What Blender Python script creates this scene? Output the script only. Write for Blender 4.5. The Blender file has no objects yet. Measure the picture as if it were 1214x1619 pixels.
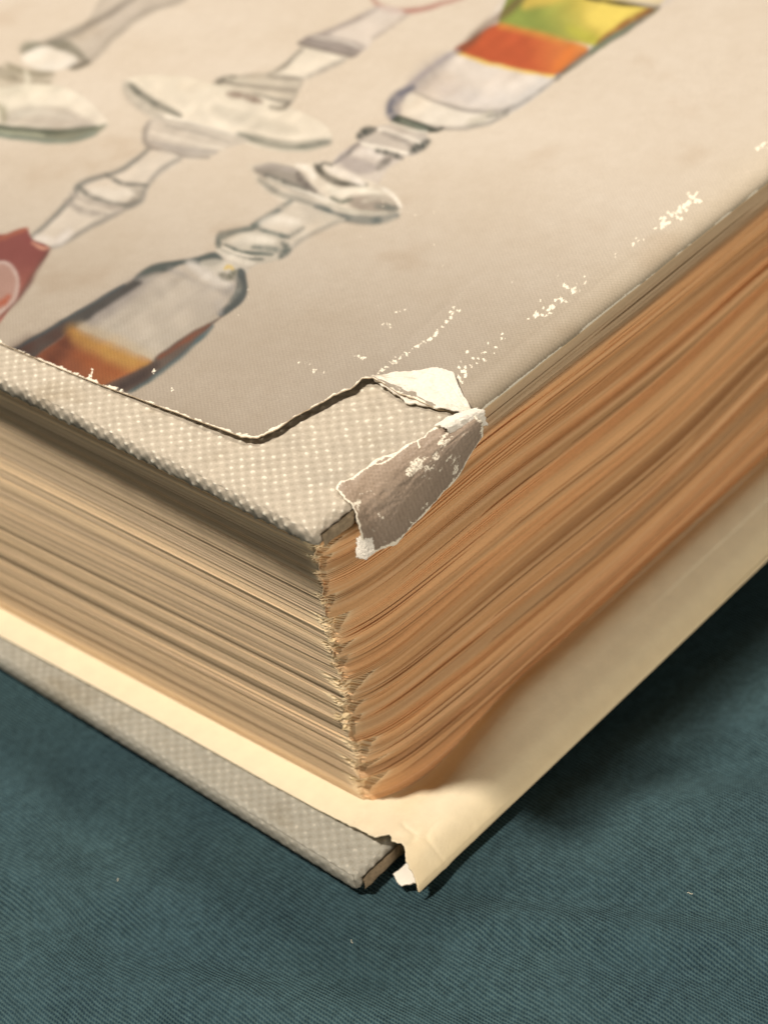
import bpy, math, random
import numpy as np
from mathutils import Vector, Matrix

# ------------------------------------------------------------------ camera, world, lights
scene = bpy.context.scene
C = scene.collection
CM = 0.01                                   # all plan numbers below are centimetres
R = ((0.67147, 0.54128, -0.50610), (-0.72581, 0.34272, -0.59644), (-0.14939, 0.76783, 0.62300))
FPX = 3368.35
cam_d = bpy.data.cameras.new('camera')
cam = bpy.data.objects.new('camera', cam_d); C.objects.link(cam)
M = Matrix(R).to_4x4(); M.translation = Vector((0, 0, 20 * CM)); cam.matrix_world = M
cam_d.sensor_fit = 'HORIZONTAL'; cam_d.sensor_width = 36.0; cam_d.lens = FPX / 1214 * 36.0
cam_d.clip_start = 0.01; cam_d.clip_end = 50
cam_d.dof.use_dof = True; cam_d.dof.focus_distance = 24.9 * CM; cam_d.dof.aperture_fstop = 31.0
cam_d.dof.aperture_blades = 0
scene.camera = cam

world = bpy.data.worlds.new('World'); scene.world = world; world.use_nodes = True
bg = world.node_tree.nodes['Background']
bg.inputs['Color'].default_value = (1.0, 0.86, 0.68, 1); bg.inputs['Strength'].default_value = 0.025

scene.view_settings.view_transform = 'Standard'
scene.view_settings.look = 'None'
scene.view_settings.exposure = 0.0
scene.view_settings.gamma = 1.0

def lamp(name, travel, dist, size, power, col, target=(12.5, 15.5, 2.5)):
    """an area lamp whose light travels along «travel» towards the book corner"""
    d = bpy.data.lights.new(name, 'AREA'); d.shape = 'DISK'; d.size = size; d.energy = power; d.color = col
    o = bpy.data.objects.new(name, d); C.objects.link(o)
    t = Vector(travel).normalized()
    o.location = Vector(target) * CM - t * dist
    o.rotation_euler = t.to_track_quat('-Z', 'Y').to_euler()
    return o
lamp('ceiling_lamp', (.30, -.29, -1), 1.5, .13, 25.0, (1.0, .915, .82))
lamp('second_ceiling_lamp', (-.30, -.22, -1), 1.6, .16, 13.5, (1.0, .90, .79))
lamp('room_bounce', (.24, .95, -.13), 1.8, .8, 21.0, (1.0, .89, .77))

# ------------------------------------------------------------------ numeric helpers
rng = np.random.default_rng(7)
_lat = np.random.default_rng(3).random((256, 256))
def vnoise(x, y=0.0, seed=0):
    """smooth value noise in -1..1"""
    x = np.asarray(x, float) + seed * 17.37; y = np.asarray(y, float) + seed * 9.13
    x, y = np.broadcast_arrays(x, y)
    xi = np.floor(x).astype(int); yi = np.floor(y).astype(int)
    fx = x - xi; fy = y - yi
    fx = fx * fx * (3 - 2 * fx); fy = fy * fy * (3 - 2 * fy)
    g = lambda a, b: _lat[a % 256, b % 256]
    v = (g(xi, yi) * (1 - fx) + g(xi + 1, yi) * fx) * (1 - fy) + (g(xi, yi + 1) * (1 - fx) + g(xi + 1, yi + 1) * fx) * fy
    return v * 2 - 1
def fbm(x, y=0.0, seed=0, octv=4, gain=.5):
    s = 0; a = 1; t = 0
    for k in range(octv):
        s = s + a * vnoise(np.asarray(x) * 2 ** k, np.asarray(y) * 2 ** k, seed + k * 5); t += a; a *= gain
    return s / t
def lin(c):
    c = np.asarray(c, float) / 255.0
    return np.where(c <= .04045, c / 12.92, ((c + .055) / 1.055) ** 2.4)
def smooth(a, b, x):
    t = np.clip((np.asarray(x, float) - a) / (b - a), 0, 1); return t * t * (3 - 2 * t)
def nonuni(segs):
    """[(start, end, step), ...] -> sorted coordinates"""
    out = [segs[0][0]]
    for a, b, s in segs:
        n = max(1, int(round((b - a) / s))); out += list(np.linspace(a, b, n + 1)[1:])
    return np.array(out)

# ------------------------------------------------------------------ mesh helpers
def link_mesh(name, verts, faces, mat, parent=None, smooth_shade=True, col=None, attr='Col', wear=None):
    """verts in cm (n,3); faces (m,4) or (m,3) int arrays, or a list of such arrays"""
    me = bpy.data.meshes.new(name)
    verts = np.asarray(verts, float) * CM
    if isinstance(faces, np.ndarray): faces = [faces]
    faces = [np.asarray(f, int) for f in faces if len(f)]
    nl = sum(f.size for f in faces); nf = sum(len(f) for f in faces)
    me.vertices.add(len(verts)); me.vertices.foreach_set('co', verts.ravel())
    me.loops.add(nl); me.loops.foreach_set('vertex_index', np.concatenate([f.ravel() for f in faces]))
    me.polygons.add(nf)
    sizes = np.concatenate([np.full(len(f), f.shape[1]) for f in faces])
    st = np.concatenate([[0], np.cumsum(sizes)[:-1]])
    me.polygons.foreach_set('loop_start', st.astype(int)); me.polygons.foreach_set('loop_total', sizes.astype(int))
    me.polygons.foreach_set('use_smooth', np.full(nf, bool(smooth_shade)))
    me.update(calc_edges=True)
    if col is not None:
        a = me.color_attributes.new(attr, 'FLOAT_COLOR', 'POINT')
        c = np.ones((len(verts), 4)); c[:, :col.shape[1]] = col
        a.data.foreach_set('color', c.ravel())
    if wear is not None:
        a = me.attributes.new('Wear', 'FLOAT', 'POINT'); a.data.foreach_set('value', np.asarray(wear, float).ravel())
    me.materials.append(mat)
    o = bpy.data.objects.new(name, me); C.objects.link(o)
    if parent is not None: o.parent = parent
    return o
def grid_faces(nu, nv, base=0, flip=False):
    i = np.arange(nu - 1)[:, None]; j = np.arange(nv - 1)[None, :]
    a = base + i * nv + j
    f = np.stack([a, a + nv, a + nv + 1, a + 1], -1).reshape(-1, 4)
    return f[:, ::-1] if flip else f
def tag(o, label=None, cat=None, group=None, kind=None):
    if label: o['label'] = label
    if cat: o['category'] = cat
    if group: o['group'] = group
    if kind: o['kind'] = kind
    return o
def empty(name, loc):
    o = bpy.data.objects.new(name, None); C.objects.link(o); o.location = Vector(loc) * CM
    o.empty_display_size = .01
    return o
def parent_keep(o, p):
    o.parent = p; o.matrix_parent_inverse = Matrix.Translation(p.location).inverted()

# ------------------------------------------------------------------ material helpers
class Mat:
    def __init__(s, name, rough=.7, spec=.3):
        s.m = bpy.data.materials.new(name); s.m.use_nodes = True
        s.n = s.m.node_tree.nodes; s.l = s.m.node_tree.links
        s.b = s.n['Principled BSDF']; s.b.inputs['Roughness'].default_value = rough
        s.b.inputs['Specular IOR Level'].default_value = spec
        tc = s.n.new('ShaderNodeTexCoord'); vm = s.n.new('ShaderNodeVectorMath'); vm.operation = 'SCALE'
        vm.inputs['Scale'].default_value = 100.0
        geo = s.n.new('ShaderNodeNewGeometry'); s.l.new(geo.outputs['Position'], vm.inputs[0]); s.pos = vm.outputs[0]
    def attr(s, name='Col', out='Color'):
        a = s.n.new('ShaderNodeAttribute'); a.attribute_name = name; return a.outputs[out]
    def mapping(s, rot=(0, 0, 0), scale=(1, 1, 1), src=None):
        m = s.n.new('ShaderNodeMapping'); m.inputs['Rotation'].default_value = rot; m.inputs['Scale'].default_value = scale
        s.l.new(src or s.pos, m.inputs['Vector']); return m.outputs[0]
    def noise(s, scale, detail=3, rough=.5, src=None, out='Fac', dist=0):
        t = s.n.new('ShaderNodeTexNoise'); t.inputs['Scale'].default_value = scale; t.inputs['Detail'].default_value = detail
        t.inputs['Roughness'].default_value = rough; t.inputs['Distortion'].default_value = dist
        s.l.new(src or s.pos, t.inputs['Vector']); return t.outputs[out]
    def wave(s, scale, direction='X', src=None, dist=0, dscale=1, profile='SIN'):
        t = s.n.new('ShaderNodeTexWave'); t.bands_direction = direction; t.wave_profile = profile
        t.inputs['Scale'].default_value = scale; t.inputs['Distortion'].default_value = dist
        t.inputs['Detail Scale'].default_value = dscale; t.inputs['Detail'].default_value = 2
        s.l.new(src or s.pos, t.inputs['Vector']); return t.outputs['Fac']
    def ramp(s, fac, stops):
        r = s.n.new('ShaderNodeValToRGB'); e = r.color_ramp.elements
        while len(e) < len(stops): e.new(.5)
        for k, (p, c) in enumerate(stops):
            e[k].position = p; e[k].color = (*(c if hasattr(c, '__len__') else (c, c, c)), 1)
        s.l.new(fac, r.inputs['Fac']); return r.outputs['Color']
    def math(s, op, a, b=None, clamp=False):
        m = s.n.new('ShaderNodeMath'); m.operation = op; m.use_clamp = clamp
        for k, v in enumerate((a, b)):
            if v is None: continue
            if isinstance(v, (int, float)): m.inputs[k].default_value = v
            else: s.l.new(v, m.inputs[k])
        return m.outputs[0]
    def mix(s, a, b, fac=.5, mode='MIX'):
        m = s.n.new('ShaderNodeMix'); m.data_type = 'RGBA'; m.blend_type = mode
        for v, i in ((fac, 0), (a, 6), (b, 7)):
            if isinstance(v, (int, float)): m.inputs[i].default_value = v if i == 0 else (v, v, v, 1)
            elif isinstance(v, (tuple, list, np.ndarray)): m.inputs[i].default_value = (*[float(q) for q in v], 1)
            else: s.l.new(v, m.inputs[i])
        return m.outputs[2]
    def color(s, c):
        if isinstance(c, (tuple, list, np.ndarray)): s.b.inputs['Base Color'].default_value = (*[float(q) for q in c], 1)
        else: s.l.new(c, s.b.inputs['Base Color'])
        return s
    def bump(s, h, strength=.3, distance=.0002, prev=None):
        b = s.n.new('ShaderNodeBump'); b.inputs['Strength'].default_value = strength; b.inputs['Distance'].default_value = distance
        s.l.new(h, b.inputs['Height'])
        if prev is not None: s.l.new(prev, b.inputs['Normal'])
        s.l.new(b.outputs[0], s.b.inputs['Normal']); return b.outputs[0]

# --- materials
def twill_material():
    k = Mat('teal_twill', .95, .08)
    # ridges run along Y, period about 0.65 mm; each ridge is broken into slanted stitches
    warp = k.noise(1.1, 2, .5, out='Color')
    wob = k.n.new('ShaderNodeVectorMath'); wob.operation = 'MULTIPLY_ADD'
    k.l.new(warp, wob.inputs[0]); wob.inputs[1].default_value = (.10, .10, 0); k.l.new(k.pos, wob.inputs[2])
    fine = k.noise(14, 2, .5, out='Color')
    wob2 = k.n.new('ShaderNodeVectorMath'); wob2.operation = 'MULTIPLY_ADD'
    k.l.new(fine, wob2.inputs[0]); wob2.inputs[1].default_value = (.018, .018, 0); k.l.new(wob.outputs[0], wob2.inputs[2])
    v = wob2.outputs[0]
    # wave texture period = 2*pi/20/scale
    r1 = k.wave(.3142 / .050, 'X', src=v)
    v2 = k.mapping(rot=(0, 0, math.radians(52)), src=v)
    r2 = k.wave((.3142 / .034), 'X', src=v2)
    n1 = k.noise(9, 4, .6); n2 = k.noise(60, 3, .6); n3 = k.noise(.35, 3, .55)
    h = k.math('ADD', k.math('MULTIPLY', r1, .70), k.math('MULTIPLY', r2, .30))
    h = k.math('ADD', h, k.math('MULTIPLY', n2, .6)); nc = k.ramp(k.noise(1.3, 3, .6), [(.3, .45), (.7, 1.0)])
    h = k.math('ADD', k.math('MULTIPLY', k.math('SUBTRACT', h, .75), nc), .75)
    base = k.ramp(h, [(.25, (.010, .024, .038)), (.62, (.029, .060, .073)), (1.0, (.060, .104, .110))])
    base = k.mix(base, k.ramp(n1, [(.3, .78), (.7, 1.22)]), 1.0, 'MULTIPLY')
    base = k.mix(base, k.ramp(n3, [(.35, (.88, .90, .92)), (.65, (1.07, 1.07, 1.04))]), 1.0, 'MULTIPLY')
    k.color(base); k.bump(h, .8, .00028)
    return k.m
def book_cloth_material(name='woven_book_cloth'):
    k = Mat(name, .75, .25)
    a = k.attr('Col'); n = k.noise(70, 3, .6); n2 = k.noise(3, 3, .5)
    c = k.mix(a, k.ramp(n, [(.3, .80), (.7, 1.16)]), 1.0, 'MULTIPLY')
    c = k.mix(c, k.ramp(n2, [(.3, .92), (.7, 1.06)]), 1.0, 'MULTIPLY')
    k.color(c); k.bump(n, .5, .00012)
    return k.m
def jacket_material():
    k = Mat('printed_jacket_paper', .50, .35)
    a = k.attr('Col')
    v = k.mapping(rot=(0, 0, math.radians(38)))
    v2 = k.mapping(rot=(0, 0, math.radians(-47)))
    w = k.math('ADD', k.wave(.3142 / .042, 'X', src=v), k.wave(.3142 / .042, 'X', src=v2))
    w = k.math('MULTIPLY', w, .5)
    n = k.noise(55, 3, .65); n2 = k.noise(5, 4, .6); n3 = k.noise(.5, 3, .5)
    wear = k.attr('Wear', 'Fac'); wn = k.noise(38, 4, .7)
    wf = k.ramp(k.math('ADD', wear, k.math('MULTIPLY', k.math('SUBTRACT', wn, .5), 1.5)), [(.50, 0), (.62, 1)])
    c = k.mix(a, k.ramp(w, [(.1, .92), (.9, 1.06)]), 1.0, 'MULTIPLY')
    c = k.mix(c, k.ramp(n, [(.3, .86), (.7, 1.11)]), 1.0, 'MULTIPLY')
    c = k.mix(c, k.ramp(n2, [(.3, (.965, .955, .94)), (.7, (1.02, 1.02, 1.02))]), 1.0, 'MULTIPLY')
    c = k.mix(c, k.ramp(n3, [(.3, (.97, .95, .92)), (.7, (1.03, 1.03, 1.03))]), 1.0, 'MULTIPLY')
    c = k.mix(c, tuple(lin((240, 231, 210))), wf)
    k.color(c)
    hh = k.math('ADD', k.math('MULTIPLY', w, .6), k.math('MULTIPLY', n, .6))
    k.bump(hh, .35, .00006)
    return k.m
def paper_material(name, base, rough=.8, scale=8, amp=.08, spec=.2, use_attr=False, bump=.00008):
    k = Mat(name, rough, spec)
    n = k.noise(scale, 4, .6); n2 = k.noise(scale * 8, 3, .6)
    src = k.attr('Col') if use_attr else base
    c = k.mix(src, k.ramp(n, [(.3, 1 - amp), (.7, 1 + amp * .6)]), 1.0, 'MULTIPLY')
    k.color(c); k.bump(k.math('ADD', n, n2), .5, bump)
    return k.m
def page_material():
    k = Mat('aged_page_edges', .9, .1)
    a = k.attr('Col')
    st = k.mapping(scale=(1, 1, 14)); n = k.noise(1.6, 4, .6, src=st); n2 = k.noise(30, 3, .6)
    c = k.mix(a, k.ramp(n, [(.3, .94), (.7, 1.04)]), 1.0, 'MULTIPLY')
    c = k.mix(c, k.ramp(n2, [(.3, .95), (.7, 1.05)]), 1.0, 'MULTIPLY')
    k.color(c); k.bump(n2, .4, .00006)
    return k.m
M_TWILL = twill_material()
M_CLOTH = book_cloth_material()
M_JACKET = jacket_material()
M_CREAM = paper_material('cream_jacket_flap', tuple(lin((243, 229, 198))), .55, 4, .05, .3, use_attr=True)
M_FIBRE = paper_material('torn_white_paper', tuple(lin((236, 224, 204))), .95, 30, .14, .1, bump=.0003, use_attr=True)
M_PAGE = page_material()
M_BOARD = paper_material('grey_board_core', tuple(lin((160, 142, 116))), .95, 20, .3, .1, bump=.0004)

# ------------------------------------------------------------------ the teal cloth underneath (setting)
xs = nonuni([(-60, -4, 4), (-4, 6, .5), (6, 20, .12), (20, 30, .5), (30, 90, 5)])
ys = nonuni([(-60, 4, 4), (4, 8, .5), (8, 24, .12), (24, 34, .5), (34, 90, 5)])
X, Y = np.meshgrid(xs, ys, indexing='ij')
Z = .10 * fbm(X / 5.0, Y / 7.0, 2, 3) - .10
Z = np.minimum(Z, -.012)
Z = Z - .35 * smooth(12.6, 18.5, X)
def crease(px, py, qx, qy, w, h, warp=.2):
    """soft fold along the segment p-q"""
    dx, dy = qx - px, qy - py; L = math.hypot(dx, dy); dx /= L; dy /= L
    s = (X - px) * dx + (Y - py) * dy; d = (X - px) * -dy + (Y - py) * dx + warp * vnoise(s / 2.2, 0, 4)
    e = smooth(-1.5, .5, s) * (1 - smooth(L - .5, L + 1.5, s))
    return h * np.exp(-(d / w) ** 2) * e, h * -.9 * np.exp(-((d - w * 1.4) / (w * .8)) ** 2) * e
for a in ((10.9, 13.0, 13.4, 9.0, .34, .12), (9.2, 16.5, 6.2, 22.0, .4, .10), (13.8, 12.2, 17.0, 8.5, .5, .12), (8.3, 14.5, 9.6, 11.8, .45, .12), (9.3, 19.5, 7.6, 17.0, .5, .10), (10.3, 12.4, 11.8, 9.6, .35, .07), (7.4, 16.2, 8.6, 14.4, .4, .08)):
    p_, q_ = crease(*a); Z = Z + p_ + q_
under = (smooth(10.2, 10.9, X) * smooth(13.2, 13.9, Y))      # pressed flat by the book
Z = Z * (1 - under) + np.minimum(Z, -.03) * under
Z = np.minimum(Z, .10 - .14 * smooth(10.0, 10.7, X) * smooth(12.9, 13.6, Y))
V = np.stack([X, Y, Z], -1).reshape(-1, 3)
o = link_mesh('cloth_surface', V, grid_faces(len(xs), len(ys)), M_TWILL)
tag(o, 'teal blue twill cloth with soft creases spread under the old book', kind='structure')

# ------------------------------------------------------------------ book: boards
BOOK_X1, BOOK_Y1 = 36.0, 34.0               # far ends of the covers, out of sight
book = tag(empty('old_book', (11.5, 15.1, 0)), 'thick old hardcover book with grey woven cloth boards and browned ragged pages, lying flat', 'book')

def rounded_board(name, x0, y0, z0, z1, r, dense_x, dense_y, dense_z, bow=None, mat=M_CLOTH, cell=.082, body_c=(184, 173, 155), kn_c=(230, 224, 205), front_shift=0, side_k=.8, shade_k=.75):
    """cloth-covered board: rounded slab with the weave as true relief; dense_* are coordinate lists"""
    x1, y1 = BOOK_X1, BOOK_Y1
    axes = [dense_x, dense_y, dense_z]
    VV, FF, base = [], [], 0
    def add(P, nu, nv, flip):
        nonlocal base
        VV.append(P.reshape(-1, 3)); FF.append(grid_faces(nu, nv, base, flip)); base += nu * nv
    X_, Y_, Z_ = axes
    g = np.meshgrid(X_, Y_, indexing='ij')
    add(np.stack([g[0], g[1], np.full_like(g[0], z1)], -1), len(X_), len(Y_), False)
    xc = np.array([x0, x0 + .3, x0 + 1, x1]); 
    add(np.stack([g[0], g[1], np.full_like(g[0], z0)], -1), len(X_), len(Y_), True)
    for xv, fl in ((x0, True), (x1, False)):
        g = np.meshgrid(Y_, Z_, indexing='ij'); add(np.stack([np.full_like(g[0], xv), g[0], g[1]], -1), len(Y_), len(Z_), fl)
    for yv, fl in ((y0, False), (y1, True)):
        g = np.meshgrid(X_, Z_, indexing='ij'); add(np.stack([g[0], np.full_like(g[0], yv), g[1]], -1), len(X_), len(Z_), fl)
    P = np.concatenate(VV); F = np.concatenate(FF)
    # arc coordinates for the weave, taken before rounding
    on_side = (P[:, 0] < x0 + 1e-6); on_front = (P[:, 1] < y0 + 1e-6)
    a = P[:, 0] - np.where(on_side, z1 - P[:, 2], 0); b = P[:, 1] - np.where(on_front & ~on_side, z1 - P[:, 2], 0)
    wob = .03 * vnoise(P[:, 0] * 1.3, P[:, 1] * 1.3, 5) + .014 * vnoise(P[:, 0] * 6, P[:, 1] * 6, 25)
    ca = (a + wob) / cell; cb = (b - wob + .01 * vnoise(P[:, 0] * 5, P[:, 1] * 5, 8)) / (cell * 1.12)
    w = np.cos(np.pi * ca) * np.cos(np.pi * cb)
    irr = .15 + 1.1 * _lat[np.round(ca).astype(int) % 256, np.round(cb).astype(int) % 256]
    knot = smooth(.48, .98, w + .16 * vnoise(P[:, 0] * 40, P[:, 1] * 40 + P[:, 2] * 40, 17)) * irr
    lo = np.array([x0 + r, y0 + r, z0 + r]); hi = np.array([x1 - r, y1 - r, z1 - r])
    c = np.clip(P, lo, hi); d = P - c; n = np.linalg.norm(d, axis=1); n[n == 0] = 1
    nrm = d / n[:, None]
    rr = np.full(len(P), r)
    Q = c + nrm * rr[:, None]
    flat = .003 * w + .005 * vnoise(P[:, 0] * 9, P[:, 1] * 9 + P[:, 2] * 9, 6)
    Q = Q + nrm * (flat * (1 + side_k * on_side) + (.006 + .008 * side_k * on_side) * knot)[:, None]
    Q[:, 1] += .02 * vnoise(P[:, 0] * 6, P[:, 2] * 9, 3) * (P[:, 1] < y0 + .2)
    if front_shift: Q[:, 1] += front_shift * smooth(12.9, 13.9, Q[:, 0]) * (1 - smooth(y0, y0 + .6, P[:, 1]))
    body = lin(body_c); kn = lin(kn_c); gr = lin((146, 138, 120))
    t = knot[:, None].clip(0, 1)
    col = body * (1 - t) + kn * t
    g_ = (smooth(.1, .9, -w) * .40)[:, None]; col = col * (1 - g_) + gr * g_
    # shade painted into the colour along the lower rounding
    low_shade = smooth(.42, .85, (z1 - P[:, 2]) / (z1 - z0) + .25 * vnoise(P[:, 0] * 4, P[:, 1] * 4, 9)) * (on_side | on_front)
    low_shade = (low_shade * shade_k)[:, None]; col = col * (1 - low_shade) + lin((78, 76, 68)) * low_shade
    gm = (smooth(.1, .7, fbm(P[:, 0] * 1.5, P[:, 1] * 1.5, 19, 4)) * .22)[:, None]; col = col * (1 - gm * np.array([.8, .95, 1.2]))
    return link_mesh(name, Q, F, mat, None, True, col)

zb0, zb1 = 5.15, 5.44
dzs = np.linspace(zb0, zb1, 17)
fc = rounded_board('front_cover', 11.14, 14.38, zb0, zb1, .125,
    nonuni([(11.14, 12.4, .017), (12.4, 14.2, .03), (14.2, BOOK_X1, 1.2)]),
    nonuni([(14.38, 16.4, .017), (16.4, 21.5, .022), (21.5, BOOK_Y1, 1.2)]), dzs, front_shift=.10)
parent_keep(fc, book); tag(fc, 'front cover board of grey woven cloth, bare at its torn corner')
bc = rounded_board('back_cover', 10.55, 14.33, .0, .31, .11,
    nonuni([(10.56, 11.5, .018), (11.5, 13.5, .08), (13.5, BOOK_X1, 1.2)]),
    nonuni([(14.33, 22.5, .021), (22.5, BOOK_Y1, 1.2)]), np.linspace(0, .31, 16), body_c=(172, 168, 154), kn_c=(204, 198, 182), side_k=-.4, shade_k=.35)
parent_keep(bc, book); tag(bc, 'back cover board of grey woven cloth resting on the teal cloth')
# raw ends of the two boards (worn through to the board core)
def worn_end(name, x0, y, z0, z1, w, seed):
    us = np.linspace(0, 1, 30); vs = np.linspace(0, 1, 14)
    U, W = np.meshgrid(us, vs, indexing='ij')
    x = x0 + .05 + U * w; z = z0 + .03 + W * (z1 - z0 - .12)
    yy = y - .03 - .018 * fbm(x * 12, z * 12, seed, 3) - .02 * np.sin(np.pi * W)
    P = np.stack([x, yy, z], -1).reshape(-1, 3)
    P2 = P.copy(); P2[:, 1] = y + .05
    n = len(us); m = len(vs)
    F = [grid_faces(n, m), grid_faces(n, m, n * m, True)]
    o = link_mesh(name, np.concatenate([P, P2]), np.concatenate(F), M_BOARD)
    parent_keep(o, book); return o
worn_end('board_core', 11.18, 14.375, zb0, zb1, .9, 3)
worn_end('board_core', 10.60, 14.322, .0, .31, .95, 5)
# spine joining the two boards, on the far long side
sp = []
ang = np.linspace(-90, 90, 17); 
for xv in (11.3, BOOK_X1):
    for rr_ in (2.72, 2.50):
        for a_ in ang: sp.append((xv, 33.6 + 1.1 * rr_ / 2.72 * math.cos(math.radians(a_)), 2.72 + rr_ * math.sin(math.radians(a_))))
sp = np.array(sp); k_ = len(ang)
F = []
for i in range(k_ - 1):
    F += [(i, i + 1, 2 * k_ + i + 1, 2 * k_ + i), (k_ + i + 1, k_ + i, 3 * k_ + i, 3 * k_ + i + 1), (i + 1, i, k_ + i, k_ + i + 1), (2 * k_ + i, 2 * k_ + i + 1, 3 * k_ + i + 1, 3 * k_ + i)]
o = link_mesh('spine', sp, np.array(F), M_CLOTH, None, True, np.tile(lin((176, 166, 143)), (len(sp), 1))); parent_keep(o, book)

# ------------------------------------------------------------------ text block: folded signatures of real leaves
ZT0, ZT1 = .37, 5.02
NSIG, NLEAF = 15, 17
NL = NSIG * NLEAF
sy = nonuni([(15.02, 15.6, .03), (15.6, 17, .07), (17, 23, .22), (23, 33, 1.2)])[::-1]     # along the left face, far -> corner
sx = nonuni([(11.5, 12.3, .022), (12.3, 14, .05), (14, 21, .13), (21, 35.5, 1.2)])          # along the fore edge, corner -> far
nl, nr = len(sy), len(sx)
idx = np.arange(NL); sig = idx // NLEAF
# leaf edge positions (left face x, fore edge y)
LY = sy[None, :]; I = idx[:, None]
sig_off = np.array([.0, .03, -.02, .045, .0, .035, -.02, .05, .015, -.03, .04, -.01, .04, .0, .02])[sig][:, None]
left_x = 11.52 - .042 * (LY - 15.05) * (1 - .9 * smooth(NL * .35, NL * .85, I)) + sig_off * .17 + .012 * vnoise(I / 4.3, LY / 9, 1) + .008 * vnoise(I * 1.0, LY / 9, 2)
inside = (idx % NLEAF)
left_x = left_x + .012 * np.abs((inside - 8) / 8.0)[:, None] ** 3
FX = sx[None, :]
fore_base = 14.67 + .38 * (1 - .35 * I / NL) * np.exp(-(FX - 11.5) / .42) + .015 * vnoise(FX / 4, 0, 3)
warped = I + 5 * vnoise(FX / 7.0, I / 60., 11) + 1.6 * fbm(FX / 3.0, I / 14., 21, 2)
band1 = np.tanh(2.6 * vnoise(warped / 9.0, FX / 14, 12)); band2 = np.tanh(3 * vnoise(warped / 4.2, FX / 7, 13))
fore_y = fore_base + .045 * band1 + .012 * band2 + .045 * smooth(.60, .85, vnoise(I * 1.37, FX / 6 + I * .31, 90)) * smooth(11.5, 12.2, FX) + .001 * vnoise(I * 1.0, FX / 3, 14) - .0012 * (I - 100) / 10
# leaf heights; the far spacing of the fore edge swells and shrinks
def heights(s, amp, seed, sc):
    w = 1 + amp * fbm(idx[:, None] / 9.0, s[None, :] / sc, seed, 3)
    gap = 1.0 * (idx % NLEAF == 0)[:, None] * (.25 + .7 * vnoise(sig[:, None] * 3.1, s[None, :] / 5, seed + 3))
    w = np.clip(w + gap, .25, None)
    c = np.cumsum(w, 0); c = (c - w) / c[-1:]
    return c, w / np.sum(w, 0, keepdims=True)
hl, wl = heights(np.full(nl, 3.0) + (sy - 15) * .15, .45, 31, 5.0)
hr, wr = heights(sx - 11.5 + 3.0, .9, 31, 8.0)
bl = smooth(11.5, 13.5, sx)[None, :]
hl_c, wl_c = heights(np.full(nr, 3.0), .45, 31, 5.0)
hr = hr * bl + hl_c * (1 - bl); wr = wr * bl + wl_c * (1 - bl)
topz = lambda x, y: ZT1 + 0 * x
zl = ZT0 + hl * (ZT1 - ZT0); zr = ZT0 + hr * (ZT1 - ZT0)
tl = wl * (ZT1 - ZT0); tr = wr * (ZT1 - ZT0)
# sag and lift near the corner: loose leaves fan a little
sag = lambda d: .035 * np.exp(-d / .5) * vnoise(idx[:, None] / 5.0, 0, 41)
zl = zl + sag(np.abs(LY - 15.02)); zr = zr + sag(FX - 11.5)
cut = np.zeros(NL); curl = np.zeros(NL); i_ = 0
while i_ < NL:                                       # battered clumps: each clump steps back from its lowest leaf upwards
    n_ = int(rng.integers(9, 26)); d0 = rng.uniform(.01, .05); d1 = d0 + rng.uniform(.08, .32)
    k_ = np.arange(min(n_, NL - i_)); f_ = k_ / max(1, n_ - 1)
    cut[i_:i_ + len(k_)] = d0 + (d1 - d0) * f_ ** 1.6; curl[i_:i_ + len(k_)] = rng.uniform(-.05, .09) * (1 - f_) ** 2
    i_ += n_
cut = np.clip(cut + .005 * rng.standard_normal(NL), .015, .36)
COL_L = np.array([lin(c) for c in ((208, 185, 154), (201, 178, 148), (212, 188, 154), (193, 171, 142), (224, 198, 160))])
COL_R = np.array([lin(c) for c in ((214, 168, 120), (207, 160, 112), (221, 179, 134), (200, 152, 104), (214, 167, 119))])
FRESH = lin((246, 226, 186))
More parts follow.
